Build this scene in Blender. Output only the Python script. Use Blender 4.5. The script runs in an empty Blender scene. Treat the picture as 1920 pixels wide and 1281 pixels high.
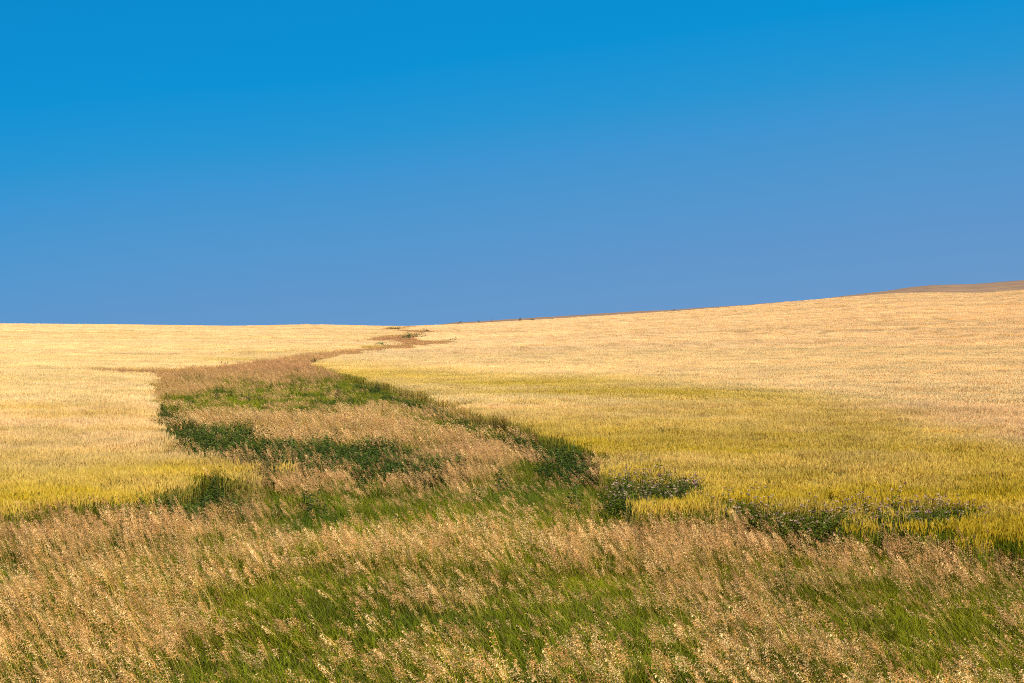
import bpy, math
import numpy as np

# ------------------------------------------------------------------ scene basics
scene = bpy.context.scene
COL = scene.collection
PROTO = bpy.data.collections.new("plant_library")      # unlinked: source plants for the scattered vegetation
R = math.radians
RNG = np.random.default_rng(11)

#TERRAIN_BEGIN
EYE = 4.6            # camera stands on a road bank above the swale
CREST = 550.0        # distance of the field crest
def sstep(a, b, x):
    t = np.clip((x - a) / (b - a), 0.0, 1.0)
    return t * t * (3 - 2 * t)
# height of the field crest (m) against bearing (x / y)
CREST_U = np.array([-1.2, -.60, -.36, -.28, -.20, -.165, -.155, -.13, -.095, -.07, -.0375, .015, .114, .165, .240, .277, .305, .335, .36, .45, .60, 1.2])
CREST_Z = np.array([6.5, 6.6, 6.2, 5.9, 5.3, 5.5, 5.9, 5.8, 5.3, 5.2, 6.0, 7.4, 10.6, 12.6, 15.8, 17.2, 17.3, 17.1, 18.3, 22.0, 26.0, 30.0])
_uu = np.linspace(-1.2, 1.2, 961)
_zz = np.interp(_uu, CREST_U, CREST_Z)
_k = np.exp(-0.5 * (np.arange(-12, 13) / 3.5) ** 2); _k /= _k.sum()
_zz = np.convolve(np.pad(_zz, 12, mode='edge'), _k, mode='valid')
def h(x, y):
    x = np.asarray(x, float); y = np.asarray(y, float)
    yy = np.maximum(y, 1.0)
    u = np.clip(x / np.maximum(y, 30.0), -1.2, 1.2)
    zc = np.interp(u, _uu, _zz)
    t = np.clip((yy - 60.0) / (CREST - 60.0), 0.0, 1.0)
    z = zc * (t * t * (3 - 2 * t))
    z = np.where(yy > CREST, zc - 0.00006 * (yy - CREST) ** 2, z)
    z = np.maximum(z, -40.0)
    w = sstep(60, 130, yy) * (1 - sstep(420, 520, yy))
    z = z + w * (0.22 * np.sin(x * .055 + 1.3) * np.sin(y * .041 + .4) + 0.15 * np.sin(x * .021 - y * .033 + 2.0))
    z = z + 0.06 * np.sin(x * .5 + .7) * np.sin(y * .43) * (1 - w)
    z = z + 2.9 * (1 - sstep(1.5, 9.0, y))                  # the road bank under the viewer
    return z
#TERRAIN_END

# ------------------------------------------------------------------ layout in world metres
FOCAL, HORIZON_ROW = 2667.0, 620.0
GRASS_POLY = [(60.0, -20.0), (60.0, 19.5), (9.07, 25.2), (8.77, 25.7), (8.58, 26.3), (7.94, 26.8), (6.58, 27.4), (5.61, 27.7), (4.85, 29.4), (4.19, 30.2), (3.37, 30.0), (2.65, 31.4), (2.82, 36.2), (2.95, 41.4), (2.35, 44.8), (1.51, 50.5), (0.43, 56.8), (-1.2, 64.1), (-3.07, 74.4), (-6.98, 93.1), (-10.72, 110.0), (-14.3, 123.0), (-18.43, 136.5), (-19.79, 140.0), (-20.42, 148.0), (-20.46, 160.5), (-19.57, 174.0), (-18.11, 185.75), (-15.22, 203.0), (-12.99, 216.5), (-9.7, 235.25), (-9.36, 244.75), (-10.57, 256.25), (-15.87, 264.5), (-18.19, 277.25), (-20.96, 300.5), (-21.53, 319.0), (-20.93, 332.25), (-26.13, 316.75), (-28.44, 294.0), (-27.61, 272.75), (-25.59, 264.5), (-20.86, 258.75), (-18.35, 249.75), (-18.0, 220.25), (-19.89, 204.0), (-22.59, 188.25), (-25.27, 168.5), (-27.05, 147.25), (-27.23, 137.0), (-31.61, 127.75), (-36.12, 126.75), (-39.52, 124.0), (-34.34, 120.5), (-29.71, 117.4), (-27.68, 111.5), (-24.81, 99.2), (-20.34, 81.2), (-16.43, 65.5), (-13.41, 54.2), (-11.51, 47.6), (-10.31, 44.7), (-9.23, 42.8), (-8.18, 40.4), (-7.3, 38.2), (-7.14, 36.6), (-7.31, 34.8), (-7.72, 32.7), (-8.1, 31.3), (-8.69, 30.5), (-9.61, 29.8), (-10.55, 29.3), (-60.0, 24.0), (-60.0, -20.0)]
CHANNELS = [([(-18.35, 337.5), (-21.31, 348.75), (-28.75, 372.25), (-33.58, 374.75)], 2.5), ([(-32.63, 386.75), (-34.94, 439.5), (-34.12, 511.25)], 2.0)]
TAN_BLOBS = [(-13.66, 91.1, 7.69, 26.12, -0.75), (-21.86, 104.1, 3.51, 10.8, -0.3), (-23.5, 111.9, 3.36, 7.7, -0.35), (-10.62, 83.3, 1.72, 4.6, -0.5), (-6.04, 67.1, 2.52, 3.85, -0.4), (1.13, 37.7, 1.7, 5.15, -1.1), (-4.29, 31.8, 0.95, 4.4, -0.8), (-3.23, 39.1, 0.66, 1.85, -0.6), (-2.86, 33.2, 1.0, 2.5, -0.7), (-3.1, 20.7, 1.32, 2.25, -0.75), (0.43, 19.2, 1.94, 2.2, -0.78), (-3.17, 17.6, 0.92, 1.15, -0.45), (-0.86, 32.7, 1.35, 2.55, -0.65), (1.98, 31.1, 1.4, 2.55, -0.7), (-7.14, 34.0, 1.02, 2.05, -0.5), (1.99, 17.7, 0.46, 0.9, -0.35), (4.77, 21.2, 0.56, 0.9, -0.4), (5.33, 18.7, 0.63, 1.35, -0.4), (1.59, 22.3, 0.92, 1.85, -0.4), (-5.8, 17.2, 0.32, 1.1, -0.3), (-7.07, 32.5, 1.46, 2.4, -0.55), (-2.77, 23.1, 0.95, 1.2, -0.45), (-1.73, 17.7, 1.13, 1.2, -0.45), (-5.13, 16.9, 1.65, 1.1, 0.55), (3.91, 16.8, 2.14, 1.05, 0.5), (0.31, 16.4, 0.98, 0.5, 0.4), (-9.61, 29.8, 1.9, 1.0, 0.4), (-5.73, 19.6, 1.91, 3.15, 0.5), (4.54, 18.9, 2.34, 2.1, 0.22), (-7.44, 64.0, 7.2, 6.7, 0.5), (-21.98, 88.8, 0.83, 32.62, 0.5), (-1.08, 26.1, 1.86, 2.05, 0.3), (3.48, 27.3, 2.66, 2.25, 0.45), (7.29, 24.6, 1.75, 2.2, 0.5), (-8.04, 28.2, 2.22, 2.9, 0.5), (-6.5, 21.4, 1.52, 2.9, 0.5), (-4.69, 18.4, 1.03, 1.35, 0.35), (-0.19, 50.8, 2.1, 5.7, 0.3), (-3.92, 37.3, 1.68, 1.75, 0.3), (-26.48, 138.5, 7.79, 7.88, 0.5), (3.12, 18.9, 1.06, 1.4, 0.3), (1.21, 17.0, 0.76, 0.65, 0.35), (-2.73, 28.0, 0.94, 1.75, -0.35), (0.44, 29.3, 1.21, 1.55, -0.3)]
DARK_BLOBS = [(-10.62, 83.3, 1.72, 4.6, 0.8), (1.13, 37.7, 1.55, 4.7, 0.45), (-4.49, 32.4, 0.67, 3.5, 0.45), (-14.77, 93.8, 5.28, 21.4, -0.15), (0.29, 19.2, 1.8, 1.75, -0.2), (-3.33, 19.3, 1.09, 2.35, -0.1)]
WHEAT_STREAKS = [(-22.89, 71.0, 4.53, 3.9, 0.38), (7.55, 106.0, 11.92, 20.6, 0.14), (12.18, 83.3, 8.12, 13.45, 0.18), (-7.48, 124.75, 7.02, 10.25, 0.15), (-3.0, 266.75, 11.0, 12.12, 0.25), (-29.99, 186.0, 9.07, 6.38, 0.3), (-20.79, 213.25, 3.2, 7.5, 0.5), (-30.45, 153.25, 3.45, 5.25, 0.35), (-20.05, 62.9, 3.07, 2.0, 0.2), (24.45, 120.75, 11.32, 4.6, 0.1), (-9.82, 44.4, 1.0, 1.85, -0.15)]
WEED_POLYS = [[(-19.91, 79.0), (-16.45, 67.7), (-13.75, 61.1), (-9.79, 54.4), (-8.25, 50.0), (-7.02, 52.0), (-4.94, 50.7), (-3.63, 48.4), (-1.87, 45.4), (-1.26, 42.0), (-1.86, 38.2), (-3.78, 38.8), (-5.77, 38.5), (-7.22, 39.3), (-8.99, 42.8), (-11.03, 46.7), (-13.43, 54.5)], [(1.45, 51.7), (2.12, 47.1), (2.75, 43.2), (2.92, 40.6), (1.94, 39.7), (1.31, 41.2), (1.19, 45.3)], [(-8.13, 34.4), (-8.02, 37.2), (-6.98, 36.5), (-6.45, 34.4), (-6.45, 33.1), (-7.11, 32.7), (-7.47, 30.2), (-8.07, 29.3), (-8.49, 31.0), (-8.11, 32.3)]]
SHADOW_WEED_LINES = [([(-13.85, 117.6), (-10.31, 103.4), (-6.64, 85.6), (-3.0, 68.3), (-1.42, 60.0), (-0.16, 55.0), (1.24, 47.3)], 0.26)]  # dark weeds standing in for the shadow line under the right wheat edge
THISTLE_POLY = [(2.35, 34.8), (3.07, 37.2), (3.97, 37.8), (4.72, 36.0), (4.64, 33.9), (3.87, 31.3), (2.98, 30.6), (2.22, 31.1)]
THISTLE_BAND = [(4.4, 31.7), (5.33, 30.9), (5.93, 29.3), (7.25, 30.2), (8.55, 30.8), (9.67, 30.7), (9.96, 29.5), (9.31, 27.9), (7.6, 27.4), (6.48, 27.0), (5.32, 27.3), (4.54, 28.8), (4.0, 29.6)]
THISTLE_FRINGE = [(3.51, 42.6), (4.52, 41.6), (5.01, 36.1), (6.45, 35.1), (7.67, 33.0), (9.15, 31.3), (9.77, 29.6), (8.07, 29.1), (5.11, 31.0), (4.58, 33.0), (3.95, 37.6)]
SPLIT_Y = [21.1, 26.9, 36.3, 56.3, 102.1, 127.75, 146.5, 171.75, 215.75, 291.5, 330.75, 369.25, 479.5]
SPLIT_X = [0.0, -0.61, -2.18, -7.6, -17.61, -22.99, -21.97, -20.61, -17.8, -24.05, -23.56, -26.31, -34.16]
SHRUBS = [('green_shrub', 'broad dark green shrub filling the bend of the swale in the distance', (-20.42, 296.0), 3.55, 2.13, 1.0), ('green_shrub', 'smaller bright green shrub at the left end of the distant bend bush', (-21.77, 290.25), 1.74, 1.73, 1.5), ('green_shrub', 'small green shrub at the tip where the swale turns back on the right', (-10.25, 262.75), 1.58, 1.42, 1.2), ('green_shrub', 'low green shrub at the rounded corner of the right wheat where the swale narrows', (-20.68, 148.25), 0.78, 1.04, 1.3), ('green_shrub', 'low dull green shrub on the left wheat edge above the widest part of the swale', (-28.66, 140.5), 1.16, 1.0, 1.3), ('green_shrub', 'long low yellow-green shrub on the left bank of the narrow swale', (-20.29, 221.75), 2.16, 1.42, 1.8), ('green_shrub', 'tiny dark shrub at the right end of the farthest thin channel', (-21.73, 357.75), 2.41, 1.47, 0.9), ('green_shrub', 'thin low green shrub at the left end of the farthest thin channel', (-32.42, 387.75), 4.94, 1.85, 1.2), ('crest_shrub', 'leftmost small dark shrub on the skyline of the wheat field', (-19.93, 548.0), 1.44, 2.22, 1.0), ('crest_shrub', 'low dark skyline shrub just left of the lone post', (-12.94, 548.0), 2.05, 2.22, 1.0), ('crest_shrub', 'dark round skyline shrub right of the lone post', (3.08, 548.0), 0.82, 2.32, 1.0), ('crest_shrub', 'flat dark skyline shrub, second to the right of the lone post', (7.81, 548.0), 1.64, 2.22, 1.0), ('crest_shrub', 'small dark shrub alone halfway up the right skyline', (62.46, 548.0), 1.44, 2.22, 1.0), ('crest_shrub', 'dark shrub at the foot of the brown hill, left of its hollow', (157.19, 548.0), 1.85, 2.11, 1.0), ('crest_shrub', 'dark shrub low in the hollow at the foot of the brown hill', (173.42, 548.0), 2.88, 2.22, 1.0)]
POST = (-7.81, 548.0)


def inside(poly, x, y):
    p = np.asarray(poly, float)
    r = np.zeros(x.shape, bool)
    j = len(p) - 1
    for i in range(len(p)):
        xi, yi = p[i]; xj, yj = p[j]
        if yi != yj:
            c = ((yi > y) != (yj > y)) & (x < (xj - xi) * (y - yi) / (yj - yi) + xi)
            r ^= c
        j = i
    return r

def near_line(line, width, x, y):
    r = np.zeros(x.shape, bool)
    for (ax, ay), (bx, by) in zip(line[:-1], line[1:]):
        dx, dy = bx - ax, by - ay
        t = np.clip(((x - ax) * dx + (y - ay) * dy) / (dx * dx + dy * dy + 1e-9), 0, 1)
        r |= ((x - ax - t * dx) ** 2 + (y - ay - t * dy) ** 2) < width * width
    return r

def blobs(lst, x, y):
    s = np.zeros(x.shape)
    for cx, cy, rx, ry, v in lst:
        q = ((x - cx) / rx) ** 2 + ((y - cy) / ry) ** 2
        s += v * np.exp(-0.9 * q * q)
    return s

_perm = np.random.default_rng(5).random((256, 256))
def noise(x, y, s, seed=0):
    x = x / s + 17.3 * seed; y = y / s + 9.1 * seed
    xi = np.floor(x).astype(int); yi = np.floor(y).astype(int)
    fx = x - xi; fy = y - yi
    fx = fx * fx * (3 - 2 * fx); fy = fy * fy * (3 - 2 * fy)
    a = _perm[xi & 255, yi & 255]; b = _perm[(xi + 1) & 255, yi & 255]
    c = _perm[xi & 255, (yi + 1) & 255]; d = _perm[(xi + 1) & 255, (yi + 1) & 255]
    return (a * (1 - fx) + b * fx) * (1 - fy) + (c * (1 - fx) + d * fx) * fy - 0.5   # -.5 .. .5

def fray(x, y):
    f = 1 - sstep(38, 70, y)
    return x + f * RNG.normal(0, .28, len(x)), y + f * RNG.normal(0, .7, len(x))

def near_grass(x, y, m):
    g = is_grass(x, y)
    for a in range(8): g |= is_grass(x + m * math.cos(a * .785), y + m * math.sin(a * .785))
    return g

def is_grass(x, y):
    f = 1 - sstep(34, 60, y)
    x = x + f * (1.3 * noise(x, y, 1.5, 71) + .7 * noise(x, y, .6, 72)); y = y + f * (2.2 * noise(x, y, 1.3, 73) + 1.2 * noise(x, y, .55, 74))
    g = inside(GRASS_POLY, x, y)
    for line, w in CHANNELS:
        g |= near_line(line, w, x, y)
    return g

# ------------------------------------------------------------------ materials
def nd(nt, t, **kw):
    n = nt.nodes.new(t)
    for k, v in kw.items(): setattr(n, k, v)
    return n

def plant_material(name, transl=0.3, rough=0.65, spec=.14):
    m = bpy.data.materials.new(name); m.use_nodes = True
    nt = m.node_tree; nt.nodes.clear(); L = nt.links.new
    out = nd(nt, 'ShaderNodeOutputMaterial')
    ca = nd(nt, 'ShaderNodeAttribute', attribute_name='col_ripe')
    cb = nd(nt, 'ShaderNodeAttribute', attribute_name='col_green')
    ga = nd(nt, 'ShaderNodeAttribute', attribute_name='green', attribute_type='INSTANCER')
    ta = nd(nt, 'ShaderNodeAttribute', attribute_name='tone', attribute_type='INSTANCER')
    mix = nd(nt, 'ShaderNodeMix', data_type='RGBA')
    L(ga.outputs['Fac'], mix.inputs[0]); L(ca.outputs['Color'], mix.inputs[6]); L(cb.outputs['Color'], mix.inputs[7])
    # slow drift of hue over the ground
    geo = nd(nt, 'ShaderNodeNewGeometry')
    nz = nd(nt, 'ShaderNodeTexNoise'); nz.inputs['Scale'].default_value = 0.35; nz.inputs['Detail'].default_value = 3.0
    L(geo.outputs['Position'], nz.inputs['Vector'])
    mr = nd(nt, 'ShaderNodeMapRange'); mr.inputs[1].default_value = .3; mr.inputs[2].default_value = .7
    mr.inputs[3].default_value = .86; mr.inputs[4].default_value = 1.14
    L(nz.outputs['Fac'], mr.inputs[0])
    mu = nd(nt, 'ShaderNodeMath', operation='MULTIPLY'); L(mr.outputs[0], mu.inputs[0]); L(ta.outputs['Fac'], mu.inputs[1])
    sc = nd(nt, 'ShaderNodeMix', data_type='RGBA', blend_type='MULTIPLY'); sc.inputs[0].default_value = 1.0
    L(mix.outputs[2], sc.inputs[6]); L(mu.outputs[0], sc.inputs[7])
    bs = nd(nt, 'ShaderNodeBsdfPrincipled'); bs.inputs['Roughness'].default_value = rough
    bs.inputs['Specular IOR Level'].default_value = spec
    tr = nd(nt, 'ShaderNodeBsdfTranslucent')
    L(sc.outputs[2], bs.inputs['Base Color']); L(sc.outputs[2], tr.inputs['Color'])
    ms = nd(nt, 'ShaderNodeMixShader'); ms.inputs[0].default_value = transl
    L(bs.outputs[0], ms.inputs[1]); L(tr.outputs[0], ms.inputs[2]); L(ms.outputs[0], out.inputs['Surface'])
    return m

def noisy_material(name, c1, c2, scale, rough=0.9, c3=None, stretch=(1, 1, 1)):
    m = bpy.data.materials.new(name); m.use_nodes = True
    nt = m.node_tree; L = nt.links.new
    bs = nt.nodes['Principled BSDF']; bs.inputs['Roughness'].default_value = rough
    bs.inputs['Specular IOR Level'].default_value = 0.15
    geo = nd(nt, 'ShaderNodeNewGeometry')
    mp = nd(nt, 'ShaderNodeMapping'); mp.inputs['Scale'].default_value = stretch
    L(geo.outputs['Position'], mp.inputs['Vector'])
    nz = nd(nt, 'ShaderNodeTexNoise'); nz.inputs['Scale'].default_value = scale; nz.inputs['Detail'].default_value = 8.0
    nz.inputs['Roughness'].default_value = .65
    L(mp.outputs[0], nz.inputs['Vector'])
    rp = nd(nt, 'ShaderNodeValToRGB')
    rp.color_ramp.elements[0].position = .33; rp.color_ramp.elements[0].color = (*c1, 1)
    rp.color_ramp.elements[1].position = .68; rp.color_ramp.elements[1].color = (*c2, 1)
    if c3:
        e = rp.color_ramp.elements.new(.5); e.color = (*c3, 1)
    L(nz.outputs['Fac'], rp.inputs['Fac']); L(rp.outputs[0], bs.inputs['Base Color'])
    bm = nd(nt, 'ShaderNodeBump'); bm.inputs['Strength'].default_value = .5; bm.inputs['Distance'].default_value = .2
    L(nz.outputs['Fac'], bm.inputs['Height']); L(bm.outputs[0], bs.inputs['Normal'])
    return m

M_WHEAT = plant_material('ripening_wheat', .12)
M_DRY = plant_material('dry_seed_grass', .14)
M_GREEN = plant_material('green_grass_blades', .38, .5, .16)
M_WEED = plant_material('broad_weed_leaves', .25, .5)

# ------------------------------------------------------------------ mesh collector for the source plants
class MB:
    def __init__(s): s.v = []; s.f = []; s.a = []; s.b = []; s.n = 0
    def add(s, verts, faces, ca, cb):
        s.v.extend(verts); s.f.extend([tuple(i + s.n for i in f) for f in faces]); s.n += len(verts)
        if isinstance(ca, list): s.a.extend(ca); s.b.extend(cb)
        else: s.a.extend([ca] * len(verts)); s.b.extend([cb] * len(verts))
    def ribbon(s, pts, widths, side, ca, cb):
        n = len(pts); vs = []; fs = []
        for p, w in zip(pts, widths):
            vs.append(p - side * w * .5); vs.append(p + side * w * .5)
        for i in range(n - 1): fs.append((2 * i, 2 * i + 1, 2 * i + 3, 2 * i + 2))
        if isinstance(ca, list):
            ca = [c for c in ca for _ in (0, 1)]; cb = [c for c in cb for _ in (0, 1)]
        s.add(vs, fs, ca, cb)
    def diamond(s, p, d, ln, wd, side, ca, cb):
        s.add([p, p + d * ln * .45 - side * wd * .5, p + d * ln, p + d * ln * .45 + side * wd * .5], [(0, 1, 2, 3)], ca, cb)
    def build(s, name, mat, coll=None, parent=None):
        me = bpy.data.meshes.new(name)
        me.from_pydata([tuple(map(float, v)) for v in s.v], [], s.f)
        for nm, arr in (('col_ripe', s.a), ('col_green', s.b)):
            at = me.color_attributes.new(nm, 'FLOAT_COLOR', 'POINT')
            at.data.foreach_set('color', np.array([(*c, 1.0) for c in arr], np.float32).ravel())
        me.materials.append(mat)
        o = bpy.data.objects.new(name, me)
        (coll or COL).objects.link(o)
        if parent: o.parent = parent
        return o

V = lambda *a: np.array(a, float)
def unit(v): return v / (np.linalg.norm(v) + 1e-9)
def cj(c, k): return tuple(float(q * k) for q in c)
UP = V(0, 0, 1)

# ------------------------------------------------------------------ source plants
HEAD_RIPE, STEM_RIPE, LEAF_RIPE = (.96, .66, .29), (.94, .60, .18), (.86, .51, .10)
HEAD_G, STEM_G, LEAF_G = (.71, .475, .026), (.33, .31, .008), (.15, .20, .006)

def wheat_patch(name, n, size, fat, rng, leaves=True):
    mb = MB()
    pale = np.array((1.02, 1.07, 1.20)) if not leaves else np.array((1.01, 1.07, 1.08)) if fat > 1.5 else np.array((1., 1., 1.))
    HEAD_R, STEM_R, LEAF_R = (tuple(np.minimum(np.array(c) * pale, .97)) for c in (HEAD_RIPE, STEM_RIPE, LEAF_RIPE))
    for _ in range(n):
        x, y = (rng.random(2) - .5) * size
        H = .80 + rng.normal(0, .045)
        az = rng.random() * 2 * math.pi
        lean = V(math.cos(az), math.sin(az), 0) * abs(rng.normal(0, .05)) + V(-.05, 0, 0)
        k = 1.05 - abs(rng.normal(0, .15 if leaves else .09)); k = max(.5, k)
        b = V(x, y, 0); m_ = b + V(0, 0, H * .55) + lean * .3; t = b + V(0, 0, H) + lean
        sa = rng.random() * math.pi; side = V(math.cos(sa), math.sin(sa), 0)
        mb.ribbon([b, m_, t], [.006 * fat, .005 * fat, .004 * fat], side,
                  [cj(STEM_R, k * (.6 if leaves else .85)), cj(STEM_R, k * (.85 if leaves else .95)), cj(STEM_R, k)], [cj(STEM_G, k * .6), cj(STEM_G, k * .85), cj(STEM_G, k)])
        d = unit(V(lean[0] * 3 + rng.normal(0, .14), lean[1] * 3 + rng.normal(0, .14), .85))
        ln = .095 + rng.normal(0, .008); wd = .017 * fat
        side2 = unit(np.cross(d, side)); s1 = unit(np.cross(d, side2))
        for sd in (s1, side2):
            mb.add([t - sd * wd * .25, t + sd * wd * .25, t + d * ln * .5 + sd * wd * .5, t + d * ln, t + d * ln * .5 - sd * wd * .5],
                   [(0, 1, 2, 3, 4)], cj(HEAD_R, k), cj(HEAD_G, k))
        for q in range(3 if leaves else 2):              # awns
            ad = unit(d + rng.normal(0, .22, 3)); p0 = t + d * ln * (.3 + .25 * q)
            mb.add([p0 - s1 * .0035 * fat, p0 + s1 * .0035 * fat, p0 + ad * .10], [(0, 1, 2)], cj(HEAD_R, k * 1.08), cj(HEAD_G, k * 1.15))
        if leaves:
            for q in range(2):
                a2 = rng.random() * 2 * math.pi; o = V(math.cos(a2), math.sin(a2), 0)
                p = b + V(0, 0, H * (.35 + .35 * q)); L_ = .16 + .08 * rng.random()
                mb.ribbon([p, p + o * L_ * .5 + UP * L_ * .45, p + o * L_ + UP * L_ * (.5 - .5 * rng.random())],
                          [.010 * fat, .009 * fat, .002], unit(np.cross(o, UP)), cj(LEAF_R, k * .9), cj(LEAF_G, k))
    return mb.build(name, M_WHEAT, PROTO)

TAN, TAN_HI, TAN_STEM = (.86, .43, .12), (.97, .62, .25), (.50, .36, .045)
MAUVE = (.64, .325, .125)
def panicle_tuft(name, n, size, fat, rng, nsp, spl, rusty=.16):
    """stems of dry grass with drooping seed panicles, all blown towards -x"""
    mb = MB()
    for _ in range(n):
        x, y = (rng.random(2) - .5) * size
        H = .80 + rng.normal(0, .10)
        k = max(.5, 1 + rng.normal(0, .24))
        bend = .13 + .17 * rng.random(); by = rng.normal(0, .07)
        P = lambda t: V(x - bend * t * t * 1.25, y + by * t * t, H * t * (1 - .10 * t))
        sa = rng.random() * math.pi; side = V(math.cos(sa), math.sin(sa), 0)
        ts = [0, .35, .65, .85, 1.0]
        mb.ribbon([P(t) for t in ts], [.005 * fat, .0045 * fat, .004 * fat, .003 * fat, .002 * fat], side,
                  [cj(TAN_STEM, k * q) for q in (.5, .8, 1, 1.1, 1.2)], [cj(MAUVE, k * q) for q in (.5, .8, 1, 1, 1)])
        hi = rng.random() < .52
        base = TAN_HI if hi else TAN
        slim = rng.random() < rusty
        if slim: base = (.50, .25, .10); k *= .9
        for i in range(nsp):
            t = .76 + .26 * rng.random()
            p0 = P(t); spread = (.016 + .055 * (1.04 - t) / .34) * (.5 + .9 * rng.random()) * (.35 if slim else 1)
            az = rng.normal(math.pi, 1.25)
            o = V(math.cos(az), math.sin(az), 0)
            p = p0 + o * spread + UP * (.015 - spread * .35)
            d = unit(o * .55 + V(-.35, 0, 0) + UP * rng.normal(-.45, .45))
            sd = unit(np.cross(d, V(*rng.normal(0, 1, 3))))
            kk = k * (1 + rng.normal(0, .12))
            mb.diamond(p, d, spl * (.75 + .5 * rng.random()), spl * .31, sd, cj(base, kk), cj(MAUVE, kk * (1.25 if hi else 1)))
            if fat < 1.6 and i % 3 == 0:
                mb.add([p0, p0 + UP * .003, p], [(0, 1, 2)], cj(TAN, k), cj(MAUVE, k))
    return mb.build(name, M_DRY, PROTO)

BL_A, BL_B = (.43, .42, .008), (.14, .22, .008)
def blade_tuft(name, n, size, hgt, wid, rng, lean=.2):
    mb = MB()
    for _ in range(n):
        x, y = (rng.random(2) - .5) * size
        L_ = hgt * (.55 + .6 * rng.random())
        az = rng.random() * 2 * math.pi
        o = unit(V(math.cos(az) - lean * 1.6, math.sin(az), 0)) * (.25 + .75 * rng.random())
        sd = unit(np.cross(o, UP)) if rng.random() < .6 else unit(V(*rng.normal(0, 1, 2), 0))
        k = max(.5, 1 + rng.normal(0, .22)); y_ = rng.random() < .16
        a, b = ((.42, .33, .07), (.20, .19, .04)) if y_ else (BL_A, BL_B)
        P = lambda t: V(x, y, 0) + o * L_ * t * t * .9 + UP * L_ * (t - .38 * t * t)
        ts = [0, .35, .7, 1]
        q = [.15, .48, 1, 1.1]  # roots coloured dark, painting shade into the gaps between blades
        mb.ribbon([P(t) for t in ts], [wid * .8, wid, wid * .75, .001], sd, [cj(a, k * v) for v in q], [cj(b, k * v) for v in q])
    return mb.build(name, M_GREEN, PROTO)

WD_A, WD_B = (.13, .18, .015), (.05, .085, .012)
def leaf(mb, p, d, ln, wd, ca, cb, rng):
    sd = unit(np.cross(d, UP + rng.normal(0, .5, 3)))
    n_ = unit(np.cross(sd, d))
    mb.add([p, p + d * ln * .4 - sd * wd * .5 + n_ * wd * .12, p + d * ln - n_ * ln * .12, p + d * ln * .4 + sd * wd * .5 + n_ * wd * .12],
           [(0, 1, 2), (0, 2, 3)], ca, cb)
def weed_plant(name, n, size, H0, rng, lw=.055):
    mb = MB()
    for _ in range(n):
        x, y = (rng.random(2) - .5) * size
        H = H0 * (.65 + .5 * rng.random()); k = max(.5, 1 + rng.normal(0, .25))
        ln_ = V(rng.normal(-.06, .08), rng.normal(0, .08), 0)
        P = lambda t: V(x, y, 0) + ln_ * t + UP * H * t
        mb.ribbon([P(0), P(.5), P(1)], [.012, .010, .005], unit(V(*rng.normal(0, 1, 2), 0)), cj((.16, .14, .06), k), cj((.07, .07, .03), k))
        m = 26
        for i in range(m):
            t = .12 + .88 * (i + rng.random()) / m
            az = rng.random() * 2 * math.pi
            d = unit(V(math.cos(az), math.sin(az), rng.normal(.25, .35)))
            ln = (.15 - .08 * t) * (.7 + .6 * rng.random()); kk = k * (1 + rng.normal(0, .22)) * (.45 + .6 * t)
            leaf(mb, P(t) + d * .02, d, ln, lw * (1.15 - .5 * t), cj(WD_A, kk), cj(WD_B, kk), rng)
    return mb.build(name, M_WEED, PROTO)

rg = np.random.default_rng(3)
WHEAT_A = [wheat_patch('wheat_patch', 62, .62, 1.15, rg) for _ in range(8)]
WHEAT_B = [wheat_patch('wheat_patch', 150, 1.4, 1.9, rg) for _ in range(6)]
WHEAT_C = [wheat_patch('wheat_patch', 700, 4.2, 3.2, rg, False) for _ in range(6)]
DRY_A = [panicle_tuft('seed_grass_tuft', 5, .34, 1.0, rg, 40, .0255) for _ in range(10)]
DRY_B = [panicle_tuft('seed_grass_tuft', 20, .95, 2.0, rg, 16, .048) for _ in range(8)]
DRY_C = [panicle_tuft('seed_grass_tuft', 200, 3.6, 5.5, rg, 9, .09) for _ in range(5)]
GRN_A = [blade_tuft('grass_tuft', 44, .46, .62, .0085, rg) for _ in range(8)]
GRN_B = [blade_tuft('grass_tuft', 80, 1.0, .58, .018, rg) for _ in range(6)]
WEED_A = [weed_plant('weed_tuft', 5, .6, .80, rg) for _ in range(6)]

# ------------------------------------------------------------------ scattering (stuff nobody could count)
def grid(y0, y1, sp, margin=1.18, extra=4.0):
    hw = .36 * y1 * margin + extra
    nx = int(2 * hw / sp) + 1; ny = int((y1 - y0) / sp) + 1
    gx, gy = np.meshgrid(np.linspace(-hw, hw, nx), np.linspace(y0, y1, ny))
    x = gx.ravel() + (RNG.random(gx.size) - .5) * sp * 1.1; y = gy.ravel() + (RNG.random(gx.size) - .5) * sp * 1.1
    k = np.abs(x) < .36 * y * margin + extra
    return x[k], y[k]

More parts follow.
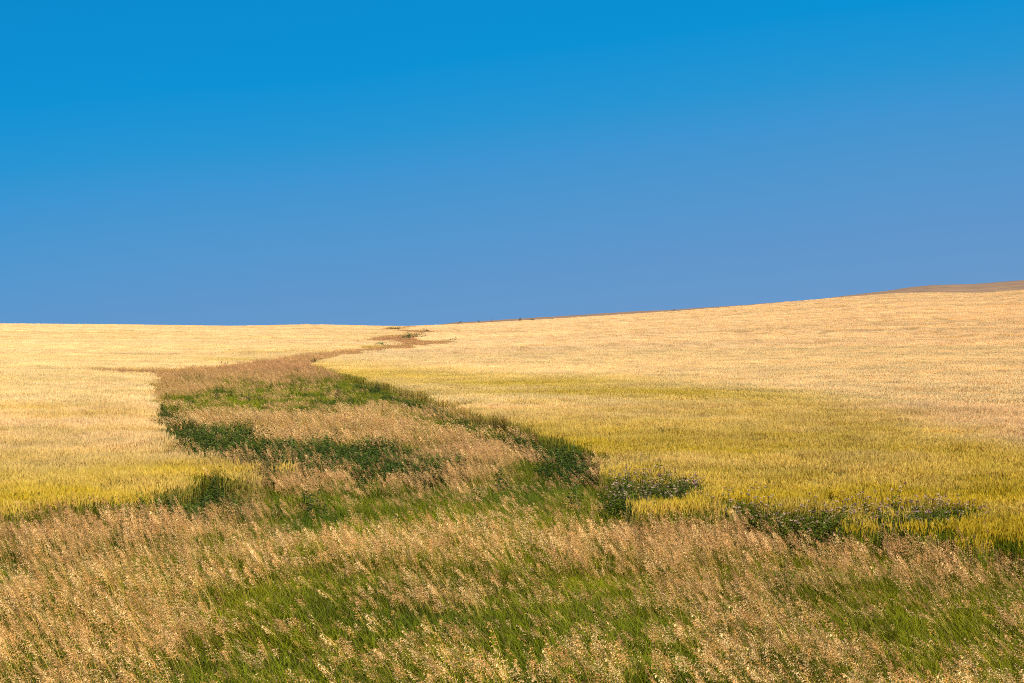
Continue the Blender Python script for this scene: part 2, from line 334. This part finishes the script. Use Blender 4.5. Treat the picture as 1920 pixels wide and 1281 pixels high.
def scatter_object(name, label, cat, layers):
    """layers: list of (sources, x, y, green, tone, scale, height scale, turn); one mesh of points, sources instanced on them"""
    protos = []; X = []; Y = []; G = []; T = []; S = []; HS = []; I = []; RT = []
    for src, x, y, g, t, s, hs, turn in layers:
        n = len(x); o = len(protos); protos += src
        X.append(x); Y.append(y); G.append(np.broadcast_to(g, n)); T.append(np.broadcast_to(t, n)); S.append(np.broadcast_to(s, n))
        HS.append(np.broadcast_to(hs, n)); I.append(o + RNG.integers(0, len(src), n)); RT.append((RNG.random(n) - .5) * 2 * turn)
    X, Y, G, T, S, HS, I, RT = map(np.concatenate, (X, Y, G, T, S, HS, I, RT))
    Z = h(X, Y) - .01
    n = len(X)
    coll = bpy.data.collections.new(name + '_sources')
    for i, p in enumerate(protos):
        p.name = '%s_%03d' % (name, i)
        if p.name not in coll.objects: coll.objects.link(p)
    me = bpy.data.meshes.new(name)
    me.vertices.add(n); me.vertices.foreach_set('co', np.stack([X, Y, Z], 1).astype(np.float32).ravel())
    def at(nm, ty, arr, f='value'):
        a = me.attributes.new(nm, ty, 'POINT'); a.data.foreach_set(f, np.ascontiguousarray(arr).ravel())
    at('green', 'FLOAT', np.clip(G, 0, 1).astype(np.float32)); at('tone', 'FLOAT', T.astype(np.float32))
    at('pick', 'INT', I.astype(np.int32))
    tx = RNG.normal(0, .04, n)
    at('turn', 'FLOAT_VECTOR', np.stack([tx, RNG.normal(0, .04, n), RT], 1).astype(np.float32), 'vector')
    at('size', 'FLOAT_VECTOR', np.stack([S, S, S * HS], 1).astype(np.float32), 'vector')
    ob = bpy.data.objects.new(name, me); COL.objects.link(ob)
    ob['label'] = label; ob['category'] = cat; ob['kind'] = 'stuff'
    ng = bpy.data.node_groups.new(name + '_scatter', 'GeometryNodeTree')
    ng.interface.new_socket('Geometry', in_out='INPUT', socket_type='NodeSocketGeometry')
    ng.interface.new_socket('Geometry', in_out='OUTPUT', socket_type='NodeSocketGeometry')
    gi = ng.nodes.new('NodeGroupInput'); go = ng.nodes.new('NodeGroupOutput')
    ci = ng.nodes.new('GeometryNodeCollectionInfo'); ci.inputs['Collection'].default_value = coll
    ci.inputs['Separate Children'].default_value = True; ci.inputs['Reset Children'].default_value = True
    ip = ng.nodes.new('GeometryNodeInstanceOnPoints'); ip.inputs['Pick Instance'].default_value = True
    def na(nm, ty):
        q = ng.nodes.new('GeometryNodeInputNamedAttribute'); q.data_type = ty; q.inputs['Name'].default_value = nm
        return q.outputs['Attribute']
    L = ng.links.new
    L(gi.outputs[0], ip.inputs['Points']); L(ci.outputs[0], ip.inputs['Instance'])
    L(na('pick', 'INT'), ip.inputs['Instance Index'])
    er = ng.nodes.new('FunctionNodeEulerToRotation'); L(na('turn', 'FLOAT_VECTOR'), er.inputs[0]); L(er.outputs[0], ip.inputs['Rotation'])
    L(na('size', 'FLOAT_VECTOR'), ip.inputs['Scale']); L(ip.outputs[0], go.inputs[0])
    md = ob.modifiers.new('scatter', 'NODES'); md.node_group = ng
    print(name, n)
    return ob

PI = math.pi
def split_x(y): return np.interp(y, SPLIT_Y, SPLIT_X)

def wheat_green(x, y):
    u = x / y
    d = y + 9 * noise(x, y, 16, 1) + 7 * noise(x, y, 5, 2)
    right = 1.0 - .45 * sstep(34, 52, d) - .20 * sstep(52, 66, d) * (1 - sstep(-.02, .12, u) * .3)
    B = 122 - 205 * np.clip(u, -.15, .37)
    right = right + .15 * sstep(.62, .8, d / B) * (1 - sstep(.20, .36, u)) - .75 * sstep(.82, 1.22, d / B)
    left = 1.0 - .92 * sstep(33, 52, d)
    g = np.where(x > split_x(y), right, left)
    g = g + blobs(WHEAT_STREAKS, x, y)
    far = sstep(70, 140, y)
    g = g + (.42 - .2 * far) * noise(x * .35, y, 3.0 + 0 * y, 3) + .30 * noise(x * .25, y, 9.0, 4) * (1 - .5 * far) + .28 * noise(x, y, .8, 8) * (1 - far)
    g = g + .16 * far * (noise(x * .12, y, 14.0, 5) + .1)
    return np.clip(g, 0, 1)

def weedy(x, y):
    w = np.zeros(x.shape, bool)
    xx = x + 1.2 * noise(x, y, 1.6, 21); yy = y + 1.8 * noise(x, y, 1.3, 22)
    for p in WEED_POLYS: w |= inside(p, xx, yy)
    for line, wd in SHADOW_WEED_LINES: w |= near_line(line, wd, x + .5 * noise(x, y, 1.2, 24), y) & (noise(x, y, 2.0, 25) > -.36)
    return w

def wheat_layers(side):
    L = []
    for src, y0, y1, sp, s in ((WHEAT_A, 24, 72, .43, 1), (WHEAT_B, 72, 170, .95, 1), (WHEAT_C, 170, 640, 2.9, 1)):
        x, y = grid(y0, y1, sp)
        jx, jy = fray(x, y)
        k = ~near_grass(jx, jy, {24: .12, 72: .55, 170: 1.9}[y0]) & ((x > split_x(y)) == (side > 0))
        k &= (y > 60) | ~inside(THISTLE_POLY, x, y) | (RNG.random(len(x)) < .10)
        k &= (y > 60) | ~inside(THISTLE_BAND, x, y) | (RNG.random(len(x)) < .12)
        k &= (y > 120) | ~weedy(x, y) | near_line(SHADOW_WEED_LINES[0][0], 1.0, x, y)
        x, y = x[k], y[k]
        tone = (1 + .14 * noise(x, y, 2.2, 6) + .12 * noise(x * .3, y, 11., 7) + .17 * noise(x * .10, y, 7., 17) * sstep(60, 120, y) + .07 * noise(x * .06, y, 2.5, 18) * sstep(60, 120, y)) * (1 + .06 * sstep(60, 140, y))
        nf = 1 - .8 * sstep(90, 180, y)
        hs = 1 + .20 * noise(x, y, 1.4, 9) * nf + .12 * noise(x, y, 6, 10) * nf
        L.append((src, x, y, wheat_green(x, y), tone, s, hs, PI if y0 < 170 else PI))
    return L

scatter_object('wheat_field', 'ripe golden wheat left of the grassy swale, curving in to a rounded point', 'wheat field', wheat_layers(-1))
scatter_object('wheat_field', 'broad wheat field rising to the right of the swale, greener along its near edge', 'wheat field', wheat_layers(1))

# --- the uncut swale and the verge in front
def tan_map(x, y):
    t = .49 + .92 * blobs(TAN_BLOBS, x, y) + .7 * noise(x, y, 2.2, 31) + .45 * noise(x, y, 6.0, 32) + .95 * noise(x, y, .7, 33)
    return t

dry = []; grn = []
for sd, sg, y0, y1, spd, spg in ((DRY_A, GRN_A, 9.5, 46, .255, .29), (DRY_B, GRN_B, 46, 185, .62, .66), (DRY_C, None, 185, 560, 2.4, 0)):
    x, y = grid(y0, y1, spd)
    k = is_grass(*fray(x, y)); x, y = x[k], y[k]
    if y0 < 185:
        t = tan_map(x, y); w = weedy(x, y)
        p = np.clip(t, 0.13 + .12 * (y < 30), .95) * np.where(w, .34, 1.0) * np.where(inside(THISTLE_BAND, x, y), .4, 1.0)
        k = RNG.random(len(x)) < p; x, y, t = x[k], y[k], t[k]
        mauve = np.clip(.25 + .5 * noise(x, y, 5, 34) + .55 * sstep(75, 125, y) + .25 * sstep(28, 40, y) * (1 - sstep(48, 60, y)) - .3 * sstep(24, 14, y), 0, 1)
        hs = (.62 + .38 * np.clip(t, 0, 1)) * (1 + .2 * noise(x, y, 2, 35)); hs = hs + (1.05 - hs) * sstep(95, 150, y); hs = hs * (1 + .18 * sstep(21, 27, y))
        edge = near_line(SHADOW_WEED_LINES[0][0], 1.7, x, y); hs = np.where(edge, hs * .75, hs)
        k = ~edge | (RNG.random(len(x)) < .35); x, y, t, hs, mauve = x[k], y[k], t[k], hs[k], mauve[k]
    else:
        mauve = np.clip(.85 + .4 * noise(x, y, 20, 36), 0, 1); hs = 1.0
    dry.append((sd, x, y, mauve, 1 + .25 * noise(x, y, 3, 37), 1 + .12 * RNG.normal(0, 1, len(x)).clip(-1, 1), hs, .45 if y0 < 185 else PI))
    if sg:
        x, y = grid(y0, y1, spg)
        k = is_grass(*fray(x, y)); x, y = x[k], y[k]
        t = tan_map(x, y)
        dark = np.clip(.28 + .12 * sstep(26, 40, y) + .9 * noise(x, y, 3.4, 38) + .6 * noise(x, y, 1.1, 39) + blobs(DARK_BLOBS, x, y), 0, 1)
        hs = (1.10 - .30 * np.clip(t, 0, 1)) * (1 + .35 * noise(x, y, 1.7, 40))
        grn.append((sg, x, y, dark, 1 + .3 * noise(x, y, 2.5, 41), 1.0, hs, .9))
scatter_object('dry_grass', 'tan seed grass blown over in the uncut swale and verge', 'dry grass', dry)
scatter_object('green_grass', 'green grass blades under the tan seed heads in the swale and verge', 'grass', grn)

x, y = grid(22, 110, .36)
w = weedy(x, y) | ((inside(THISTLE_POLY, x, y) | inside(THISTLE_BAND, x, y)) & (RNG.random(len(x)) < np.where(inside(THISTLE_POLY, x, y), .8, .30)))
s_ = RNG.random(len(x)) < (np.clip(  .70 + 1.3 * noise(x, y, .9, 55), 0.15, .95) * w + .02 * (is_grass(x, y) & (tan_map(x, y) < .35) & (y > 24)))
x, y = x[s_], y[s_]
scatter_object('weeds', 'dark green broadleaf weeds in a band along the bottom of the swale, plus a strip standing in for the wheat edge shadow', 'weeds',
               [(WEED_A, x, y, np.clip(.5 + .9 * noise(x, y, 1.5, 51), 0, 1), 1 + .4 * noise(x, y, 1.0, 52), 1.0, (1 + .7 * noise(x, y, 1.0, 53)) * np.where(near_line(SHADOW_WEED_LINES[0][0], .9, x, y), .68, 1.0), PI)])

# ------------------------------------------------------------------ ground sheet
def ground():
    ys = np.concatenate([np.linspace(-30, 0, 7)[:-1], np.linspace(0, 60, 61)[:-1], np.linspace(60, 200, 71)[:-1], np.linspace(200, 640, 111)[:-1],
                         np.linspace(640, 1400, 30)[:-1], np.linspace(1400, 6000, 24)])
    us = np.linspace(-1.15, 1.15, 185)
    vs = []
    for y in ys:
        w = max(y, 45.0)
        xs = us * w
        vs.append(np.stack([xs, np.full_like(xs, y), h(xs, np.full_like(xs, y))], 1))
    vs = np.concatenate(vs); nx = len(us); fs = []
    for j in range(len(ys) - 1):
        for i in range(nx - 1):
            a = j * nx + i; fs.append((a, a + 1, a + nx + 1, a + nx))
    me = bpy.data.meshes.new('ground'); me.from_pydata(vs.tolist(), [], fs)
    gy = is_grass(vs[:, 0], vs[:, 1]) | (vs[:, 1] < 24)
    a = me.attributes.new('meadow', 'FLOAT', 'POINT'); a.data.foreach_set('value', gy.astype(np.float32))
    for p in me.polygons: p.use_smooth = True
    m = bpy.data.materials.new('field_soil'); m.use_nodes = True; nt = m.node_tree; L = nt.links.new
    bs = nt.nodes['Principled BSDF']; bs.inputs['Roughness'].default_value = .95; bs.inputs['Specular IOR Level'].default_value = .1
    geo = nd(nt, 'ShaderNodeNewGeometry')
    n1 = nd(nt, 'ShaderNodeTexNoise'); n1.inputs['Scale'].default_value = 1.3; n1.inputs['Detail'].default_value = 8; L(geo.outputs['Position'], n1.inputs['Vector'])
    def ramp(c1, c2):
        r = nd(nt, 'ShaderNodeValToRGB'); r.color_ramp.elements[0].color = (*c1, 1); r.color_ramp.elements[1].color = (*c2, 1)
        r.color_ramp.elements[0].position = .35; r.color_ramp.elements[1].position = .7; L(n1.outputs['Fac'], r.inputs['Fac']); return r.outputs[0]
    wheat = ramp((.30, .20, .07), (.50, .35, .13)); mead = ramp((.035, .05, .012), (.11, .10, .035))
    mx = nd(nt, 'ShaderNodeMix', data_type='RGBA'); at = nd(nt, 'ShaderNodeAttribute', attribute_name='meadow')
    L(at.outputs['Fac'], mx.inputs[0]); L(wheat, mx.inputs[6]); L(mead, mx.inputs[7]); L(mx.outputs[2], bs.inputs['Base Color'])
    bm = nd(nt, 'ShaderNodeBump'); bm.inputs['Strength'].default_value = .6; bm.inputs['Distance'].default_value = .08
    L(n1.outputs['Fac'], bm.inputs['Height']); L(bm.outputs[0], bs.inputs['Normal'])
    me.materials.append(m)
    o = bpy.data.objects.new('ground', me); COL.objects.link(o); o['kind'] = 'structure'
ground()

# ------------------------------------------------------------------ brown hill beyond the crest on the right
HILL_D = 1050.0
HILL_U = np.array([-.06, -.038, -.02, .015, .065, .114, .165, .215, .240, .262, .278, .293, .309, .322, .334, .36, .42, .55, .9])
HILL_E = np.array([-40, 604.2, 602.3, 596, 587.6, 580.2, 571.5, 560.6, 552.5, 546, 539.5, 535.5, 533.6, 533, 531, 526, 515, 495, 470.])
def hill():
    us = np.linspace(-.055, .9, 420)
    e = (HORIZON_ROW - np.interp(us, HILL_U, np.where(HILL_E < 0, 612, HILL_E))) / FOCAL
    top = EYE + e * HILL_D
    rows = []
    for dd, kz in ((-330, -22), (-240, -9.0), (-160, -4.6), (-90, -2.0), (-40, -.6), (0, 0), (60, -.8), (200, -9), (420, -30)):
        D = HILL_D + dd
        y = np.full_like(us, D); x = us * D
        z = EYE + (top - EYE) * (1 + .25 * dd / HILL_D) + kz * np.clip((top + 6) / 22, .25, 1.5)
        z = z + (.35 * np.array(noise(x, y, 30, 61)) + .25 * np.array(noise(x, y, 9, 62)))
        rows.append(np.stack([x, y, z], 1))
    vs = np.concatenate(rows); n = len(us); fs = []
    for j in range(len(rows) - 1):
        for i in range(n - 1):
            a = j * n + i; fs.append((a, a + 1, a + n + 1, a + n))
    me = bpy.data.meshes.new('distant_hill'); me.from_pydata(vs.tolist(), [], fs)
    for p in me.polygons: p.use_smooth = True
    me.materials.append(noisy_material('hill_pasture', (.30, .19, .11), (.60, .35, .16), .05, c3=(.44, .26, .135), stretch=(.5, 1.6, 3.0)))
    o = bpy.data.objects.new('distant_hill', me); COL.objects.link(o); o['kind'] = 'structure'
hill()

# ------------------------------------------------------------------ single things
def tag(o, label, cat, group=None):
    o['label'] = label; o['category'] = cat
    if group: o['group'] = group

def flat_material(name, base, rough=.6, transl=.15):
    m = bpy.data.materials.new(name); m.use_nodes = True; nt = m.node_tree; nt.nodes.clear(); L = nt.links.new
    out = nd(nt, 'ShaderNodeOutputMaterial'); ca = nd(nt, 'ShaderNodeAttribute', attribute_name='col_ripe')
    oi = nd(nt, 'ShaderNodeObjectInfo'); mr = nd(nt, 'ShaderNodeMapRange'); mr.inputs[3].default_value = .75; mr.inputs[4].default_value = 1.25
    L(oi.outputs['Random'], mr.inputs[0])
    sc = nd(nt, 'ShaderNodeMix', data_type='RGBA', blend_type='MULTIPLY'); sc.inputs[0].default_value = 1
    L(ca.outputs['Color'], sc.inputs[6]); L(mr.outputs[0], sc.inputs[7])
    bs = nd(nt, 'ShaderNodeBsdfPrincipled'); bs.inputs['Roughness'].default_value = .8; bs.inputs['Specular IOR Level'].default_value = .06
    tr = nd(nt, 'ShaderNodeBsdfTranslucent'); L(sc.outputs[2], bs.inputs['Base Color']); L(sc.outputs[2], tr.inputs['Color'])
    ms = nd(nt, 'ShaderNodeMixShader'); ms.inputs[0].default_value = transl
    L(bs.outputs[0], ms.inputs[1]); L(tr.outputs[0], ms.inputs[2]); L(ms.outputs[0], out.inputs['Surface'])
    return m
M_THISTLE = flat_material('thistle_leaf', None); M_FLUFF = flat_material('thistle_fluff', None, .9, .3); M_SHRUB = flat_material('shrub_leaf', None)
M_POST = noisy_material('weathered_wood', (.10, .08, .06), (.24, .20, .16), 6)

def thistle_source(H, rng):
    root = bpy.data.objects.new('thistle', None); PROTO.objects.link(root)
    stem = MB(); lf = MB(); heads = []
    nb = 3 + int(rng.random() * 3)
    G1, G2 = (.115, .150, .012), (.16, .15, .045)
    main = lambda t: V(-.05 * t * t, .02 * t, H * t)
    sdv = V(1, 0, 0)
    stem.ribbon([main(0), main(.5), main(1)], [.014, .011, .006], sdv, G2, G2)
    stem.ribbon([main(0), main(.5), main(1)], [.014, .011, .006], V(0, 1, 0), G2, G2)
    tips = [main(1)]
    for b in range(nb):
        t0 = .45 + .4 * rng.random(); az = rng.random() * 2 * PI; L_ = .16 + .2 * rng.random()
        o = V(math.cos(az), math.sin(az), 0)
        p0 = main(t0); p1 = p0 + o * L_ * .45 + UP * L_ * .5; p2 = p0 + o * L_ * .6 + UP * L_
        stem.ribbon([p0, p1, p2], [.007, .006, .004], unit(np.cross(o, UP)), G2, G2); tips.append(p2)
        for q in range(4):
            pp = p0 + (p2 - p0) * (q + .5) / 4; a2 = rng.random() * 2 * PI
            leaf(lf, pp, unit(V(math.cos(a2), math.sin(a2), .4)), .07, .022, cj(G1, .8 + .5 * rng.random()), G1, rng)
    for i in range(30):
        t = .05 + .85 * i / 30; az = i * 2.4 + rng.random(); d = unit(V(math.cos(az), math.sin(az), .25 + .3 * rng.random()))
        k = .55 + .6 * t; ln = .20 - .10 * t
        leaf(lf, main(t), d, ln, .05, cj(G1, k), G1, rng)
        leaf(lf, main(t) + d * ln * .4, unit(d + V(*rng.normal(0, .6, 3))), ln * .5, .025, cj(G1, k * 1.2), G1, rng)   # lobed margin
    s = stem.build('stem', M_THISTLE, PROTO, root); l = lf.build('leaves', M_THISTLE, PROTO, root)
    for t in tips:
        fl = MB(); F = (.86, .60, .40) if rng.random() < .8 else (.42, .22, .20)
        fl.add([t + V(.012 * math.cos(a), .012 * math.sin(a), .008) for a in np.linspace(0, 2 * PI, 7)[:-1]] + [t + V(0, 0, -.012)],
               [(i, (i + 1) % 6, 6) for i in range(6)], (.10, .09, .05), G1)
        for i in range(16):
            az = rng.random() * 2 * PI; el = rng.random() * 1.4; d = V(math.cos(az) * math.cos(el), math.sin(az) * math.cos(el), math.sin(el))
            sd = unit(np.cross(d, V(*rng.normal(0, 1, 3))))
            fl.diamond(t, d, .030 + .012 * rng.random(), .014, sd, cj(F, .8 + .4 * rng.random()), F)
        heads.append(fl.build('flower_head', M_FLUFF, PROTO, root))
    return root
ra = np.random.default_rng(21)
TH = [thistle_source(.95 + .12 * ra.random(), ra) for _ in range(6)]
def copy_thing(src, loc, rz, s, name):
    r = src.copy(); r.name = name; COL.objects.link(r); r.location = loc; r.rotation_euler = (0, 0, rz); r.scale = (s, s, s)
    for ch in src.children:
        c = ch.copy(); COL.objects.link(c); c.parent = r
    return r
THISTLE_SETS = (
    (THISTLE_POLY, 64, .95, 'grey-green thistle with pale fluffy heads in the dense clump by the wheat edge', 'thistles in the dense clump by the wheat edge', .20),
    (THISTLE_BAND, 90, .98, 'thistle with pinkish white heads in the long dark strip between wheat and tan grass', 'thistles along the right wheat edge', .24),
    (THISTLE_FRINGE, 9, 1.05, 'tall thin thistle poking up on its own above the yellow-green wheat', 'stray thistles above the right wheat', .6),
)
rt = np.random.default_rng(8)
for poly, n, sc_, label, group, mind in THISTLE_SETS:
    p = np.array(poly); lo, hi_ = p.min(0), p.max(0); got = []
    for _ in range(6000):
        if len(got) >= n: break
        q = lo + (hi_ - lo) * rt.random(2)
        if inside(poly, q[:1], q[1:])[0] and all((q[0] - a) ** 2 + (q[1] - b) ** 2 > mind * mind for a, b in got): got.append(tuple(q))
    for a, b in got:
        t = copy_thing(TH[int(rt.integers(0, 6))], (a, b, float(h(a, b)) - .01), rt.random() * 6.28, sc_ * (.85 + .3 * rt.random()), 'thistle')
        tag(t, label, 'thistle', group)

def shrub(name, label, loc, w, hh, seed, group=None, shade=1.0):
    rng = np.random.default_rng(seed)
    root = bpy.data.objects.new(name, None); COL.objects.link(root)
    root.location = (loc[0], loc[1], float(h(loc[0], loc[1])) - .03 if len(loc) == 2 else loc[2])
    st = MB(); fo = MB()
    for i in range(9):
        az = rng.random() * 2 * PI; r = rng.random() ** .5
        tip = V(math.cos(az) * r * w * .45, math.sin(az) * r * w * .3, hh * (.45 + .4 * rng.random()))
        st.ribbon([tip * .08 * V(1, 1, 0), tip * .5, tip], [.06, .04, .02], unit(np.cross(tip, V(0, 1, .1))), (.10, .07, .045), (.1, .07, .045))
    nl = int(240 * max(1, w / 2))
    lobes = [(rng.normal(0, .26) * w, rng.normal(0, .16) * w, hh * (.35 + .35 * rng.random()), .18 + .16 * rng.random()) for _ in range(7)]
    for i in range(nl):
        cx, cy, cz, rr = lobes[i % 7]
        d = unit(rng.normal(0, 1, 3)) * rng.random() ** .4
        p = V(cx + d[0] * rr * w, cy + d[1] * rr * w, max(.05, cz + d[2] * hh * .42))
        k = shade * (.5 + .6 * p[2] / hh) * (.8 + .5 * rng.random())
        ld = unit(V(*rng.normal(0, 1, 2), rng.normal(.3, .5)))
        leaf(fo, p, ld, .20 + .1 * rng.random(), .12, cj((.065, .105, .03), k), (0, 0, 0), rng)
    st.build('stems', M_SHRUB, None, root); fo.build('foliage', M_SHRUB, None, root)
    tag(root, label, 'shrub', group)
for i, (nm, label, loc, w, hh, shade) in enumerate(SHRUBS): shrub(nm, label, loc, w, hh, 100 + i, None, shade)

def post(loc, H):
    mb = MB(); n = 8
    for k, (z, r) in enumerate(((0, .10), (H * .5, .095), (H - .03, .088), (H, .05))):
        mb.v += [V(r * math.cos(2 * PI * i / n) * (1 + .08 * math.sin(3 * i)), r * math.sin(2 * PI * i / n), z) for i in range(n)]
    for k in range(3): mb.f += [(k * n + i, k * n + (i + 1) % n, (k + 1) * n + (i + 1) % n, (k + 1) * n + i) for i in range(n)]
    mb.f.append(tuple(range(3 * n, 4 * n))); mb.a = [(.2, .2, .2)] * len(mb.v); mb.b = mb.a
    o = mb.build('fence_post', M_POST); o.location = loc
    tag(o, 'lone dark wooden post standing on the crest of the wheat field', 'fence post')
post((POST[0], POST[1], float(h(*POST)) - .2), 2.9)

# ------------------------------------------------------------------ sky, sun, camera
SUN_AZ, SUN_EL = R(150), R(38)
w = bpy.data.worlds.new("World"); scene.world = w; w.use_nodes = True
nt = w.node_tree; L = nt.links.new
bg = nt.nodes['Background']
sky = nd(nt, 'ShaderNodeTexSky', sky_type='NISHITA'); sky.sun_disc = False; sky.sun_elevation = SUN_EL; sky.sun_rotation = SUN_AZ
sky.altitude = 900; sky.air_density = 1.0; sky.dust_density = .2; sky.ozone_density = 3.0
bg.inputs['Strength'].default_value = .1
tc = nd(nt, 'ShaderNodeTexCoord'); sx = nd(nt, 'ShaderNodeSeparateXYZ'); L(tc.outputs['Generated'], sx.inputs[0])
mm = nd(nt, 'ShaderNodeMath', operation='MULTIPLY_ADD'); L(sx.outputs['X'], mm.inputs[0]); mm.inputs[1].default_value = -.12; L(sx.outputs['Z'], mm.inputs[2])
nz = nd(nt, 'ShaderNodeTexNoise'); nz.inputs['Scale'].default_value = 2.2; nz.inputs['Detail'].default_value = 2; L(tc.outputs['Generated'], nz.inputs['Vector'])
m2 = nd(nt, 'ShaderNodeMath', operation='MULTIPLY_ADD'); L(nz.outputs['Fac'], m2.inputs[0]); m2.inputs[1].default_value = .03; L(mm.outputs[0], m2.inputs[2])
mrg = nd(nt, 'ShaderNodeMapRange'); mrg.inputs[1].default_value = -.03; mrg.inputs[2].default_value = .90; L(m2.outputs[0], mrg.inputs[0])
rp = nd(nt, 'ShaderNodeValToRGB'); cr = rp.color_ramp
def lin(r, g, b): return tuple(((c / 255 + .055) / 1.055) ** 2.4 if c > 10 else c / 255 / 12.92 for c in (r, g, b)) + (1,)
SKY = ((0.0, lin(112, 153, 202)), (.09, lin(92, 150, 204)), (.155, lin(70, 149, 208)), (.205, lin(34, 148, 211)), (.25, lin(1, 145, 213)), (.32, lin(0, 138, 207)),
       (.6, lin(0, 96, 168)), (1.0, lin(0, 62, 122)))
cr.elements[0].position = 0; cr.elements[0].color = SKY[0][1]; cr.elements[1].position = 1; cr.elements[1].color = SKY[-1][1]
for p, c in SKY[1:-1]:
    e = cr.elements.new(p); e.color = c
L(mrg.outputs[0], rp.inputs[0])
sc = nd(nt, 'ShaderNodeMix', data_type='RGBA', blend_type='MULTIPLY'); sc.inputs[0].default_value = 1; sc.inputs[7].default_value = (10, 10, 10, 1)
L(rp.outputs[0], sc.inputs[6])
mx = nd(nt, 'ShaderNodeMix', data_type='RGBA'); mx.inputs[0].default_value = .985
L(sky.outputs[0], mx.inputs[6]); L(sc.outputs[2], mx.inputs[7]); L(mx.outputs[2], bg.inputs['Color'])

ld = bpy.data.lights.new('sun', 'SUN'); ld.energy = 5.0; ld.angle = R(.53); ld.color = (1.0, .945, .85)
lo = bpy.data.objects.new('sun', ld); COL.objects.link(lo); lo.location = (60, -20, 80)
from mathutils import Vector
sd = Vector((math.sin(SUN_AZ) * math.cos(SUN_EL), math.cos(SUN_AZ) * math.cos(SUN_EL), math.sin(SUN_EL)))
lo.rotation_euler = sd.to_track_quat('Z', 'Y').to_euler()

cd = bpy.data.cameras.new('camera'); cd.sensor_width = 36.0; cd.lens = 36.0 * FOCAL / 1920.0
cd.clip_start = .1; cd.clip_end = 20000
co = bpy.data.objects.new('camera', cd); COL.objects.link(co); co.location = (0, 0, EYE)
co.rotation_euler = (R(90) - math.atan((640.5 - HORIZON_ROW) / FOCAL), 0, 0)
scene.camera = co
scene.view_settings.view_transform = 'Standard'; scene.view_settings.look = 'None'; scene.view_settings.exposure = 0
cy = scene.cycles; cy.filter_width = 1.0; cy.use_denoising = False
cy.max_bounces = 8; cy.diffuse_bounces = 6; cy.glossy_bounces = 1; cy.transmission_bounces = 3; cy.transparent_max_bounces = 4
cy.caustics_reflective = False; cy.caustics_refractive = False
